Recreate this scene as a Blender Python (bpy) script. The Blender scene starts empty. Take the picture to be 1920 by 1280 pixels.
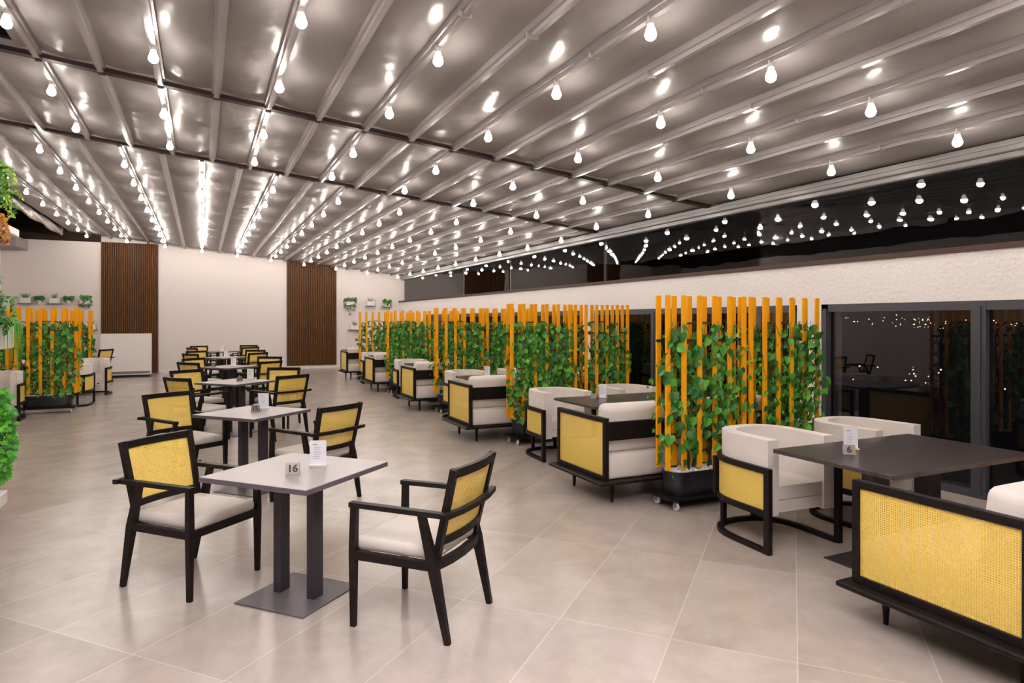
import bpy, bmesh, math, random
from math import sin, cos, pi, radians
from mathutils import Vector, Matrix

# ------------------------------------------------------------------ camera, world, exposure
SC = bpy.context.scene
COL = SC.collection
cam = bpy.data.objects.new('camera', bpy.data.cameras.new('camera'))
COL.objects.link(cam)
cam.location = (0, 0, 1.64)
cam.rotation_euler = (radians(90), 0, radians(-25.3))
cam.data.sensor_width = 36
cam.data.lens = 23.06
cam.data.shift_y = -0.0208
cam.data.clip_start = 0.05
cam.data.clip_end = 2000
SC.camera = cam
w = bpy.data.worlds.new('night'); SC.world = w; w.use_nodes = True
w.node_tree.nodes['Background'].inputs[0].default_value = (0.012, 0.010, 0.012, 1)
w.node_tree.nodes['Background'].inputs[1].default_value = 0.35
SC.view_settings.view_transform = 'Standard'
SC.view_settings.look = 'None'
SC.view_settings.gamma = 1
SC.view_settings.exposure = 0.0
BULB_STRENGTH = 235.0
BULB_COLOR = (1.0, 0.92, 0.84)
# the photographer's flash, held over the camera and bounced off the roof fabric
fl = bpy.data.lights.new('bounced_flash', 'SPOT'); fl.energy = 13500; fl.color = (.93, .95, 1.0); fl.spot_size = radians(100); fl.spot_blend = .8; fl.shadow_soft_size = .06
flo = bpy.data.objects.new('bounced_flash', fl); COL.objects.link(flo)
flo.location = (-.1, -.25, 2.0); flo.rotation_euler = Vector((.25, .25, 1.9)).to_track_quat('-Z', 'Y').to_euler()

# ------------------------------------------------------------------ materials
def mat(name, color=(.8, .8, .8), rough=.5, metal=0., spec=.5, emit=None, estr=0, **kw):
    m = bpy.data.materials.new(name); m.use_nodes = True
    b = m.node_tree.nodes['Principled BSDF']
    b.inputs['Base Color'].default_value = (*color, 1)
    b.inputs['Roughness'].default_value = rough
    b.inputs['Metallic'].default_value = metal
    b.inputs['Specular IOR Level'].default_value = spec
    if emit:
        b.inputs['Emission Color'].default_value = (*emit, 1)
        b.inputs['Emission Strength'].default_value = estr
    for k, v in kw.items():
        b.inputs[k].default_value = v
    return m

class NT:
    def __init__(s, m): s.t = m.node_tree; s.b = s.t.nodes['Principled BSDF']
    def n(s, kind, **props):
        nd = s.t.nodes.new(kind)
        for k, v in props.items():
            if hasattr(nd, k): setattr(nd, k, v)
            else: nd.inputs[k].default_value = v
        return nd
    def l(s, a, b): s.t.links.new(a, b)

def noise_color(m, c1, c2, scale, detail=4, coord='Object', lo=.35, hi=.65, stretch=(1, 1, 1)):
    N = NT(m); tc = N.n('ShaderNodeTexCoord'); mp = N.n('ShaderNodeMapping'); mp.inputs['Scale'].default_value = stretch
    nz = N.n('ShaderNodeTexNoise'); nz.inputs['Scale'].default_value = scale; nz.inputs['Detail'].default_value = detail
    cr = N.n('ShaderNodeValToRGB'); cr.color_ramp.elements[0].position = lo; cr.color_ramp.elements[1].position = hi
    cr.color_ramp.elements[0].color = (*c1, 1); cr.color_ramp.elements[1].color = (*c2, 1)
    N.l(tc.outputs[coord], mp.inputs[0]); N.l(mp.outputs[0], nz.inputs['Vector']); N.l(nz.outputs['Fac'], cr.inputs[0])
    N.l(cr.outputs[0], N.b.inputs['Base Color'])
    return N, mp, nz, cr

def add_bump(m, scale, strength, dist=.01, detail=3, stretch=(1, 1, 1)):
    N = NT(m); tc = N.n('ShaderNodeTexCoord'); mp = N.n('ShaderNodeMapping'); mp.inputs['Scale'].default_value = stretch
    nz = N.n('ShaderNodeTexNoise'); nz.inputs['Scale'].default_value = scale; nz.inputs['Detail'].default_value = detail
    bp = N.n('ShaderNodeBump'); bp.inputs['Strength'].default_value = strength; bp.inputs['Distance'].default_value = dist
    N.l(tc.outputs['Object'], mp.inputs[0]); N.l(mp.outputs[0], nz.inputs['Vector']); N.l(nz.outputs['Fac'], bp.inputs['Height'])
    N.l(bp.outputs[0], N.b.inputs['Normal'])

M = {}
M['wood'] = mat('black_stained_wood', (.012, .009, .009), .45, spec=.16)
noise_color(M['wood'], (.006, .0045, .0045), (.012, .0085, .008), 6, stretch=(1, 1, 12))
M['cream'] = mat('cream_upholstery', (.74, .68, .63), .85, spec=.2)
noise_color(M['cream'], (.68, .625, .58), (.78, .72, .67), 3); add_bump(M['cream'], 260, .25, .002)
M['table_grey'] = mat('grey_laminate', (.30, .265, .262), .34, spec=.5)
M['edge'] = mat('dark_edge_band', (.085, .07, .085), .4)
M['table_dark'] = mat('dark_oak_laminate', (.045, .034, .034), .28, spec=.45)
noise_color(M['table_dark'], (.028, .022, .023), (.060, .046, .045), 9, stretch=(1, 9, 1))
M['metal_dark'] = mat('powder_coated_steel', (.026, .022, .028), .34, spec=.4)
M['plate'] = mat('grey_steel_plate', (.085, .073, .078), .45, spec=.5)
M['planter'] = mat('black_plastic', (.010, .010, .014), .28, spec=.5)
M['pebble'] = mat('white_pebble', (.85, .83, .82), .7)
M['orange'] = mat('orange_painted_slat', (.80, .345, .012), .5, spec=.15)
noise_color(M['orange'], (.84, .34, .004), (.92, .40, .006), 3, stretch=(4, 4, 1))
M['steel'] = mat('brushed_steel', (.24, .21, .195), .45, metal=.35, spec=.3)
M['chrome'] = mat('clear_caster_wheel', (.75, .74, .74), .15, spec=.8)
M['paper'] = mat('white_card', (.86, .86, .92), .55)
M['ink'] = mat('printed_ink', (.30, .32, .40), .6)
M['ink_black'] = mat('black_numeral', (.01, .01, .01), .5)
M['gold'] = mat('gold_strip', (.75, .55, .18), .4)
M['white'] = mat('white_lacquer', (.80, .76, .74), .3, spec=.5)
M['sign_paint'] = mat('white_pot', (.78, .76, .73), .45)
M['frame'] = mat('anthracite_window_frame', (.050, .050, .060), .38, spec=.5)
M['dark'] = mat('dark_brown_cladding', (.030, .016, .012), .6, spec=.2)
M['ledge'] = mat('brown_ledge', (.075, .045, .038), .6, spec=.2)
M['blind'] = mat('grey_roller_blind', (.17, .155, .16), .8, spec=.2)
M['soffit'] = mat('grey_boxed_duct', (.35, .31, .31), .7)
M['stem'] = mat('black_branch_tube', (.018, .012, .012), .5)
M['brownstem'] = mat('brown_stem', (.10, .05, .02), .7)
M['socket'] = mat('white_lamp_socket', (.62, .58, .55), .4)

# walls
M['wall'] = mat('white_painted_wall', (.74, .67, .645), .8, spec=.25)
add_bump(M['wall'], 40, .12, .003)
M['stucco'] = mat('white_stucco', (.76, .71, .69), .9, spec=.15)
add_bump(M['stucco'], 26, .55, .02, 6)

# wood slat cladding
M['cladding'] = mat('walnut_slat_cladding', (.115, .048, .020), .55, spec=.3)
noise_color(M['cladding'], (.080, .028, .003), (.130, .048, .006), 4, stretch=(6, 6, .6))

# floor: 0.6 x 1.2 m tiles laid at about 42 degrees, pale joints
M['floor'] = mat('stone_look_floor_tile', (.40, .34, .31), .2, spec=.5)
def floor_nodes():
    N = NT(M['floor'])
    tc = N.n('ShaderNodeTexCoord'); mp = N.n('ShaderNodeMapping', vector_type='TEXTURE')
    mp.inputs['Location'].default_value = (3.08, 3.5, 0); mp.inputs['Rotation'].default_value = (0, 0, radians(41.5))
    N.l(tc.outputs['Object'], mp.inputs[0])
    br = N.n('ShaderNodeTexBrick'); br.offset = 0; br.squash = 1
    br.inputs['Scale'].default_value = 1; br.inputs['Brick Width'].default_value = 1.2; br.inputs['Row Height'].default_value = .6
    br.inputs['Mortar Size'].default_value = .0028; br.inputs['Mortar Smooth'].default_value = .3
    br.inputs['Color1'].default_value = (0, 0, 0, 1); br.inputs['Color2'].default_value = (1, 1, 1, 1); br.inputs['Bias'].default_value = 0
    N.l(mp.outputs[0], br.inputs['Vector'])
    n1 = N.n('ShaderNodeTexNoise'); n1.inputs['Scale'].default_value = 1.6; n1.inputs['Detail'].default_value = 10; n1.inputs['Roughness'].default_value = .68; n1.inputs['Distortion'].default_value = .25
    # each tile gets its own offset of the cloudy pattern
    off = N.n('ShaderNodeVectorMath', operation='MULTIPLY_ADD')
    off.inputs[1].default_value = (7, 9, 5)
    N.l(br.outputs['Color'], off.inputs[0]); N.l(mp.outputs[0], off.inputs[2]); N.l(off.outputs[0], n1.inputs['Vector'])
    cr = N.n('ShaderNodeValToRGB'); e = cr.color_ramp.elements
    e[0].position = .30; e[0].color = (.345, .285, .250, 1); e[1].position = .70; e[1].color = (.50, .43, .390, 1)
    N.l(n1.outputs['Fac'], cr.inputs[0])
    mx = N.n('ShaderNodeMix', data_type='RGBA')
    mx.inputs['B'].default_value = (.58, .51, .475, 1)
    N.l(br.outputs['Fac'], mx.inputs['Factor']); N.l(cr.outputs[0], mx.inputs['A'])
    N.l(mx.outputs['Result'], N.b.inputs['Base Color'])
    N.b.inputs['Roughness'].default_value = .25
floor_nodes()

# retractable roof fabric: grey, shiny, slightly rippled
M['fabric'] = mat('grey_roof_fabric', (.27, .245, .240), .6, spec=.1)
def fabric_nodes():
    N = NT(M['fabric']); tc = N.n('ShaderNodeTexCoord')
    mp = N.n('ShaderNodeMapping'); mp.inputs['Scale'].default_value = (2.6, 2.0, 1)
    nz = N.n('ShaderNodeTexNoise'); nz.inputs['Scale'].default_value = 1.1; nz.inputs['Detail'].default_value = 2
    bp = N.n('ShaderNodeBump'); bp.inputs['Strength'].default_value = .9; bp.inputs['Distance'].default_value = .035
    N.l(tc.outputs['Object'], mp.inputs[0]); N.l(mp.outputs[0], nz.inputs['Vector']); N.l(nz.outputs['Fac'], bp.inputs['Height'])
    mp2 = N.n('ShaderNodeMapping'); mp2.inputs['Scale'].default_value = (1, 95, 1)
    wv = N.n('ShaderNodeTexNoise'); wv.inputs['Scale'].default_value = 1.0; wv.inputs['Detail'].default_value = 1
    b2 = N.n('ShaderNodeBump'); b2.inputs['Strength'].default_value = .35; b2.inputs['Distance'].default_value = .0015
    N.l(tc.outputs['Object'], mp2.inputs[0]); N.l(mp2.outputs[0], wv.inputs['Vector']); N.l(wv.outputs['Fac'], b2.inputs['Height'])
    N.l(bp.outputs[0], b2.inputs['Normal']); N.l(b2.outputs[0], N.b.inputs['Normal'])
    # satin sheen of the coated fabric
    gl = N.n('ShaderNodeBsdfGlossy'); gl.inputs['Roughness'].default_value = .25; gl.inputs['Color'].default_value = (1, .97, .93, 1)
    N.l(b2.outputs[0], gl.inputs['Normal'])
    ms = N.n('ShaderNodeMixShader'); ms.inputs[0].default_value = .065; out = N.t.nodes['Material Output']
    N.l(N.b.outputs[0], ms.inputs[1]); N.l(gl.outputs[0], ms.inputs[2]); N.l(ms.outputs[0], out.inputs[0])
fabric_nodes()
M['bar'] = mat('grey_aluminium_bar', (.36, .33, .33), .25, spec=.8, metal=.2)
M['gutter'] = mat('grey_gutter_profile', (.17, .155, .155), .3, spec=.6)
M['roll'] = mat('folded_pvc_fabric', (.42, .38, .35), .3, spec=.6)
add_bump(M['roll'], 9, .8, .05, 3)

# bulb glass
M['bulb'] = mat('glowing_bulb_glass', (1, .95, .9), .3, emit=BULB_COLOR, estr=BULB_STRENGTH)

M['neck'] = mat('frosted_bulb_neck', (.9, .88, .85), .4, emit=BULB_COLOR, estr=5)

# cane webbing: UVs are metres; the little holes are see-through
def cane_material(name, pitch):
    m = mat(name, (.78, .56, .20), .5, spec=.35)
    N = NT(m); uv = N.n('ShaderNodeUVMap'); sp = N.n('ShaderNodeSeparateXYZ'); N.l(uv.outputs[0], sp.inputs[0])
    def tri(sock, p):
        a = N.n('ShaderNodeMath', operation='MULTIPLY'); a.inputs[1].default_value = 1 / p; N.l(sock, a.inputs[0])
        f = N.n('ShaderNodeMath', operation='FRACT'); N.l(a.outputs[0], f.inputs[0])
        s = N.n('ShaderNodeMath', operation='SUBTRACT'); s.inputs[1].default_value = .5; N.l(f.outputs[0], s.inputs[0])
        b = N.n('ShaderNodeMath', operation='ABSOLUTE'); N.l(s.outputs[0], b.inputs[0]); return b.outputs[0]
    tx, ty = tri(sp.outputs[0], pitch), tri(sp.outputs[1], pitch)
    mx = N.n('ShaderNodeMath', operation='MAXIMUM'); N.l(tx, mx.inputs[0]); N.l(ty, mx.inputs[1])
    lt = N.n('ShaderNodeMath', operation='LESS_THAN'); lt.inputs[1].default_value = .15; N.l(mx.outputs[0], lt.inputs[0])
    nz = N.n('ShaderNodeTexNoise'); nz.inputs['Scale'].default_value = 60
    N.l(uv.outputs[0], nz.inputs['Vector'])
    cr = N.n('ShaderNodeValToRGB'); cr.color_ramp.elements[0].color = (.76, .52, .095, 1); cr.color_ramp.elements[1].color = (.85, .61, .15, 1)
    cr.color_ramp.elements[0].position = .3; cr.color_ramp.elements[1].position = .7
    N.l(nz.outputs['Fac'], cr.inputs[0]); N.l(cr.outputs[0], N.b.inputs['Base Color'])
    bp = N.n('ShaderNodeBump'); bp.inputs['Strength'].default_value = .5; bp.inputs['Distance'].default_value = .002
    ad = N.n('ShaderNodeMath', operation='ADD'); N.l(tx, ad.inputs[0]); N.l(ty, ad.inputs[1]); N.l(ad.outputs[0], bp.inputs['Height']); N.l(bp.outputs[0], N.b.inputs['Normal'])
    tr = N.n('ShaderNodeBsdfTransparent'); ms = N.n('ShaderNodeMixShader')
    out = N.t.nodes['Material Output']
    N.l(lt.outputs[0], ms.inputs[0]); N.l(N.b.outputs[0], ms.inputs[1]); N.l(tr.outputs[0], ms.inputs[2]); N.l(ms.outputs[0], out.inputs[0])
    return m
M['cane'] = cane_material('cane_webbing', .0118)

# leaves
def leaf_material(name, c1, c2, c3):
    m = mat(name, c1, .42, spec=.4); N = NT(m)
    g = N.n('ShaderNodeNewGeometry'); cr = N.n('ShaderNodeValToRGB')
    cr.color_ramp.elements[0].color = (*c1, 1); cr.color_ramp.elements[1].color = (*c3, 1); cr.color_ramp.elements[1].position = .95
    e = cr.color_ramp.elements.new(.55); e.color = (*c2, 1)
    N.l(g.outputs['Random Per Island'], cr.inputs[0]); N.l(cr.outputs[0], N.b.inputs['Base Color'])
    N.b.inputs['Subsurface Weight'].default_value = 0
    return m
M['leaf'] = leaf_material('vine_leaf', (.022, .105, .020), (.045, .19, .026), (.12, .38, .035))
M['leaf_bright'] = leaf_material('ivy_leaf', (.03, .19, .012), (.055, .30, .018), (.13, .46, .03))
M['leaf_lime'] = leaf_material('lime_vine_leaf', (.20, .42, .02), (.35, .55, .03), (.45, .62, .06))
M['leaf_orange'] = leaf_material('orange_vine_leaf', (.45, .12, .02), (.60, .22, .03), (.50, .35, .05))
M['leaf_grey'] = leaf_material('grey_green_leaf', (.10, .17, .09), (.16, .26, .14), (.24, .34, .20))

# window glass: mirror share by Fresnel, the rest seen through
def glass_material(name, tint, ripple=0):
    m = mat(name); N = NT(m); out = N.t.nodes['Material Output']
    fr = N.n('ShaderNodeFresnel'); fr.inputs['IOR'].default_value = 1.43
    gl = N.n('ShaderNodeBsdfGlossy'); gl.inputs['Roughness'].default_value = 0.0 if not ripple else .012; gl.inputs['Color'].default_value = (1, 1, 1, 1)
    tr = N.n('ShaderNodeBsdfTransparent'); tr.inputs['Color'].default_value = (*tint, 1)
    if ripple:
        tc = N.n('ShaderNodeTexCoord'); nz = N.n('ShaderNodeTexNoise'); nz.inputs['Scale'].default_value = 1.3; nz.inputs['Detail'].default_value = 2
        bp = N.n('ShaderNodeBump'); bp.inputs['Strength'].default_value = ripple; bp.inputs['Distance'].default_value = .02
        N.l(tc.outputs['Object'], nz.inputs['Vector']); N.l(nz.outputs['Fac'], bp.inputs['Height']); N.l(bp.outputs[0], gl.inputs['Normal']); 
    ms = N.n('ShaderNodeMixShader')
    N.l(fr.outputs[0], ms.inputs[0]); N.l(tr.outputs[0], ms.inputs[1]); N.l(gl.outputs[0], ms.inputs[2]); N.l(ms.outputs[0], out.inputs[0])
    return m
M['glass'] = glass_material('window_glass', (.75, .75, .78))
M['pvc'] = glass_material('clear_roller_glazing', (.7, .7, .7), .12)

# ------------------------------------------------------------------ mesh helpers
class MB:
    """collects shapes; build() links them as one mesh object"""
    def __init__(s): s.bm = bmesh.new(); s.uv = None
    def box(s, c, size, bevel=0, seg=1, mx=None):
        r = bmesh.ops.create_cube(s.bm, size=1)
        vs = r['verts']
        bmesh.ops.scale(s.bm, vec=size, verts=vs)
        if bevel:
            es = list({e for v in vs for e in v.link_edges})
            rr = bmesh.ops.bevel(s.bm, geom=es, offset=bevel, segments=seg, affect='EDGES', profile=.5)
            vs = list({v for f in rr['faces'] for v in f.verts} | {v for v in vs if v.is_valid})
            fs = set()
            st = list(vs)
            seen = set(st)
            while st:
                v = st.pop()
                for e in v.link_edges:
                    o = e.other_vert(v)
                    if o not in seen: seen.add(o); st.append(o)
            vs = list(seen)
        T = Matrix.Translation(Vector(c))
        if mx is not None: T = T @ mx
        bmesh.ops.transform(s.bm, matrix=T, verts=vs)
        return vs
    def loft(s, rings, closed=False, cap=True):
        R = [[s.bm.verts.new(p) for p in ring] for ring in rings]
        n = len(R[0]); m = len(R)
        for i in range(m if closed else m - 1):
            a, b = R[i], R[(i + 1) % m]
            for j in range(n):
                s.bm.faces.new((a[j], a[(j + 1) % n], b[(j + 1) % n], b[j]))
        if cap and not closed:
            s.bm.faces.new(R[0][::-1]); s.bm.faces.new(R[-1])
    def bar(s, p0, p1, w0, d0, w1=None, d1=None, side=(1, 0, 0)):
        """tapering rectangular bar; w along side, d along the other normal"""
        p0, p1 = Vector(p0), Vector(p1); w1 = w0 if w1 is None else w1; d1 = d0 if d1 is None else d1
        ax = (p1 - p0).normalized(); sd = Vector(side); sd = (sd - ax * sd.dot(ax)).normalized(); nn = ax.cross(sd)
        def ring(p, w_, d_):
            out = []
            for a, b in ((-1, -1), (1, -1), (1, 1), (-1, 1)):
                out.append(p + sd * a * w_ / 2 + nn * b * d_ / 2)
            return out
        s.loft([ring(p0, w0, d0), ring(p1, w1, d1)])
    def sweep(s, pts, w_, d_, side=(0, 0, 1), closed=False):
        """rectangular profile along a path, w along side, d across"""
        pts = [Vector(p) for p in pts]; n = len(pts); sd0 = Vector(side); rings = []
        for i, p in enumerate(pts):
            a = pts[i - 1] if (i or closed) else p; b = pts[(i + 1) % n] if (i < n - 1 or closed) else p
            t = (b - a).normalized(); sd = (sd0 - t * sd0.dot(t)).normalized(); nn = t.cross(sd)
            k = 1
            if a is not p and b is not p:
                d1 = (p - a).normalized(); c_ = max(.35, math.sqrt(max(0, (1 + d1.dot((b - p).normalized())) / 2))); k = 1 / c_
            rings.append([p + sd * x * w_ / 2 + nn * y * d_ / 2 * k for x, y in ((-1, -1), (1, -1), (1, 1), (-1, 1))])
        s.loft(rings, closed)
    def tube(s, pts, r0, r1=None, n=8):
        pts = [Vector(p) for p in pts]; r1 = r0 if r1 is None else r1; rings = []; up = None
        for i, p in enumerate(pts):
            a = pts[max(0, i - 1)]; b = pts[min(len(pts) - 1, i + 1)]; t = (b - a).normalized()
            if up is None: up = Vector((0, 0, 1)) if abs(t.z) < .9 else Vector((1, 0, 0))
            u = (up - t * up.dot(t)).normalized(); v = t.cross(u); up = u
            r = r0 + (r1 - r0) * i / (len(pts) - 1)
            rings.append([p + (u * cos(2 * pi * k / n) + v * sin(2 * pi * k / n)) * r for k in range(n)])
        s.loft(rings)
    def lathe(s, prof, n=24, c=(0, 0, 0)):
        c = Vector(c)
        s.loft([[c + Vector((r * cos(2 * pi * k / n), r * sin(2 * pi * k / n), z)) for k in range(n)] for r, z in prof])
    def sheet(s, grid, uvs=None, thick=0, nrm=None):
        """grid of points [i][j] -> quads with UVs"""
        uvl = s.bm.loops.layers.uv.verify()
        V = [[s.bm.verts.new(p) for p in row] for row in grid]
        for i in range(len(V) - 1):
            for j in range(len(V[0]) - 1):
                f = s.bm.faces.new((V[i][j], V[i + 1][j], V[i + 1][j + 1], V[i][j + 1]))
                if uvs:
                    for lp, (a, b) in zip(f.loops, ((i, j), (i + 1, j), (i + 1, j + 1), (i, j + 1))): lp[uvl].uv = uvs[a][b]
    def ico(s, c, r, sub=1, sc=(1, 1, 1), rot=None):
        rr = bmesh.ops.create_icosphere(s.bm, subdivisions=sub, radius=r)
        T = Matrix.Translation(Vector(c)) @ (rot if rot is not None else Matrix()) @ Matrix.Diagonal((*sc, 1))
        bmesh.ops.transform(s.bm, matrix=T, verts=rr['verts'])
    def bevel_all(s, r, seg=2, ang=35):
        es = [e for e in s.bm.edges if len(e.link_faces) == 2 and e.calc_face_angle(0) > radians(ang)]
        bmesh.ops.bevel(s.bm, geom=es, offset=r, segments=seg, affect='EDGES', profile=.5)
    def build(s, name, m, parent=None, smooth=False, ang=40, recalc=True):
        if recalc: bmesh.ops.recalc_face_normals(s.bm, faces=s.bm.faces)
        me = bpy.data.meshes.new(name); s.bm.to_mesh(me); s.bm.free()
        me.materials.append(m)
        if smooth:
            me.polygons.foreach_set('use_smooth', [True] * len(me.polygons))
            me.set_sharp_from_angle(angle=radians(ang))
        o = bpy.data.objects.new(name, me); COL.objects.link(o)
        if parent is not None: o.parent = parent
        return o

def tag(o, label=None, cat=None, group=None, kind=None):
    for k, v in (('label', label), ('category', cat), ('group', group), ('kind', kind)):
        if v: o[k] = v
    return o
def thing(name, label, cat, loc=(0, 0, 0), rotz=0, group=None):
    o = bpy.data.objects.new(name, None); COL.objects.link(o); o.empty_display_size = .1
    o.location = loc; o.rotation_euler = (0, 0, rotz)
    return tag(o, label, cat, group)
KIDS = {}
def dup(root, loc, rotz, label=None, group=None, drop=()):
    def cp(o, par):
        c = o.copy(); COL.objects.link(c)
        if par is not None: c.parent = par
        for ch in list(o.children):
            if ch.name.split('.')[0] not in drop: cp(ch, c)
        return c
    r = cp(root, None); r.location = loc; r.rotation_euler = (0, 0, rotz)
    return tag(r, label, None, group)
PLACED = set()
def place(proto, loc, rotz, label, group=None, drop=()):
    if proto.name not in PLACED:
        PLACED.add(proto.name); proto.location = loc; proto.rotation_euler = (0, 0, rotz); return tag(proto, label, None, group)
    return dup(proto, loc, rotz, label, group, drop)
def struct(mb, name, m, parent=None, **kw):
    o = mb.build(name, m, parent, **kw)
    if parent is None: o['kind'] = 'structure'
    return o
ORD = ['first', 'second', 'third', 'fourth', 'fifth', 'sixth', 'seventh', 'eighth', 'ninth', 'tenth', 'eleventh', 'twelfth']

# ------------------------------------------------------------------ room shell
X_R, Y_F, X_L, Y_B = 6.45, 23.2, -5.2, -5.0
H0, SL = 3.85, .1
def roof_z(x): return H0 - SL * x

b = MB(); b.box(((X_L + 6.75) / 2, (Y_B + Y_F) / 2, -.05), (6.75 - X_L + .3, Y_F - Y_B + .4, .1)); struct(b, 'floor', M['floor'])
# far wall with sloping top
b = MB()
b.box(((X_L + 6.75) / 2, Y_F + .1, 2.5), (6.75 - X_L, .2, 5.0)); struct(b, 'wall_far', M['wall'])
b = MB(); b.box((X_L - .1, (Y_B + Y_F) / 2, 2.0), (.2, Y_F - Y_B, 4.0)); struct(b, 'wall_left', M['wall'])
b = MB(); b.box((X_L - .07, (Y_B + Y_F) / 2, 4.3), (.26, Y_F - Y_B, .9)); struct(b, 'trim_23', M['dark'])
b = MB(); b.box(((X_L + 6.75) / 2, Y_B - .1, 2.5), (6.75 - X_L, .2, 5.0)); struct(b, 'wall_back', M['wall'])
# right wall: a stucco band over window openings with piers between
WIN = [(-3.2, .9, ()), (1.25, 5.31, (3.62,)), (5.65, 10.15, (7.05, 8.42)), (10.55, 15.1, (12.1, 13.6)), (15.5, 20.1, (17.0, 18.5))]
b = MB()
b.box((6.62, (Y_B + Y_F) / 2, (1.82 + 2.28) / 2), (.34, Y_F - Y_B, .46))
ys = [Y_B] + [v for a_, b_, _ in WIN for v in (a_, b_)] + [Y_F]
for i in range(0, len(ys), 2):
    b.box((6.62, (ys[i] + ys[i + 1]) / 2, .91), (.34, ys[i + 1] - ys[i], 1.82))
struct(b, 'wall_right', M['stucco'])
for i, (y0, y1, mul) in enumerate(WIN):
    b = MB(); t = .085; xc = 6.50
    b.box((xc, (y0 + y1) / 2, 1.82 - t / 2), (.09, y1 - y0, t)); b.box((xc, (y0 + y1) / 2, .035), (.09, y1 - y0, .07))
    b.box((xc, y0 + t / 2, .91), (.09, t, 1.82)); b.box((xc, y1 - t / 2, .91), (.09, t, 1.82))
    for ym in mul: b.box((xc, ym, .91), (.10, .13, 1.82))
    for ym in list(mul) + [y0 + .05, y1 - .05]: b.box((xc - .055, ym, .91), (.02, .05, 1.72))
    wf = struct(b, 'window_%d' % (i + 1), M['frame'])
    edges = [y0 + t] + [v for ym in mul for v in (ym - .065, ym + .065)] + [y1 - t]
    for k in range(0, len(edges), 2):
        g = MB(); g.box((xc + .01, (edges[k] + edges[k + 1]) / 2, .90), (.008, edges[k + 1] - edges[k], 1.70)); g.build('pane', M['glass'], wf)
# ledge, upper glazing and gutter
b = MB(); b.box((6.60, (Y_B + Y_F) / 2, 2.305), (.36, Y_F - Y_B, .05)); struct(b, 'trim_1', M['ledge'])
b = MB(); b.box((6.62, (Y_B + Y_F) / 2, 3.15), (.20, Y_F - Y_B, .13), .01); b.box((6.50, (Y_B + Y_F) / 2, 3.19), (.06, Y_F - Y_B, .10), .01)
b.box((6.55, (Y_B + 10.0) / 2, 3.215), (.20, 10 - Y_B, .05)); struct(b, 'trim_2', M['gutter'])
b = MB()
for y in (Y_B + .05, 10.03, 14.1, 17.15, 23.1): b.box((6.63, y, 2.71), (.02, .03, .78))
wf = struct(b, 'window_6', M['frame'])
segs = [Y_B + .05, 10.03, 14.1, 17.15, 23.1]
for k in range(4):
    g = MB(); g.box((6.60, (segs[k] + segs[k + 1]) / 2, 2.71), (.006, segs[k + 1] - segs[k] - .06, .77)); g.build('pane', M['pvc'], wf)
for (y0, y1, lab) in ((10.1, 14.05, 'grey roller blind behind the high glazing, nearer the camera beside the dark gap'),
                      (17.2, 23.1, 'grey roller blind behind the high glazing in the far right corner')):
    t = thing('roller_blind', lab, 'blind', (6.68, (y0 + y1) / 2, 2.33))
    g = MB(); g.box((0, 0, .37), (.004, y1 - y0, .72)); g.build('blind_fabric', M['blind'], t)
    g = MB(); g.box((0, 0, .02), (.02, y1 - y0, .03)); g.build('bottom_rail', M['frame'], t)

# roof bays: fabric over crossbars running in depth
def bay(name, x0, x1, y0, y1, bars, joints=()):
    b = MB(); nx = int((x1 - x0) / .05); xs = [x0 + (x1 - x0) * i / nx for i in range(nx + 1)]
    bx = sorted(bars); ny = max(2, int((y1 - y0) / .25)); grid = []
    rnd = random.Random(len(bars))
    ph = {i: rnd.random() * 6 for i in range(60)}
    for x in xs:
        k = 0
        while k < len(bx) and bx[k] < x: k += 1
        a = bx[k - 1] if k else x - .25; c = bx[k] if k < len(bx) else x + .25
        u = (x - a) / max(.01, c - a)
        row = []
        for j in range(ny + 1):
            y = y0 + (y1 - y0) * j / ny
            sag = .030 * sin(pi * min(1, max(0, u))) * (1 + .15 * sin(y * 1.9 + ph[k]))
            row.append((x, y, roof_z(x) + .085 - sag))
        grid.append(row)
    b.sheet(grid)
    c = struct(b, name, M['fabric'], smooth=True, ang=60)
    for x in bx:
        g = MB(); z = roof_z(x); yc = (y0 + y1) / 2; L = y1 - y0 - .02
        # box section with a narrower lower keel
        g.bar((x, yc - L / 2, z + .06), (x, yc + L / 2, z + .06), .085, .05)
        g.bar((x, yc - L / 2, z + .018), (x, yc + L / 2, z + .018), .040, .036)
        g.bevel_all(.004, 1); g.build('crossbar', M['bar'], c)
        if x1 - x > .3:
            for yy in (y0 + .02, y1 - .02):
                g = MB(); g.box((x, yy, z + .035), (.055, .03, .06)); g.build('end_cap', M['plate'], c)
        for yy in joints:
            g = MB(); g.box((x, yy, z + .04), (.090, .018, .088)); g.build('bar_joint', M['bar'], c)
    return c
BX12 = [-1.34, -.36, .62, 1.61, 2.63, 3.69, 4.76, 5.87]
def mids(L): L = sorted(L); return sorted(L + [(a_ + b_) / 2 for a_, b_ in zip(L, L[1:])])
near_b = [x for x in mids(BX12) if x < 6.45]
sec2_b = [-3.315, -2.33] + BX12
bay('ceiling', -1.48, 6.5, Y_B, 7.13, near_b, (-1.2, 1.5, 4.15))
bay('ceiling', -3.5, 6.5, 7.21, 10.06, [x for x in mids(sec2_b) if -3.4 < x < 6.45])
BX3 = [-3.0, -2.0, -1.0, 0, 1.0, 2.0, 3.02, 4.04, 5.09, 6.15]
bay('ceiling', -3.55, 6.5, 10.14, Y_F, mids(BX3))
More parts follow.
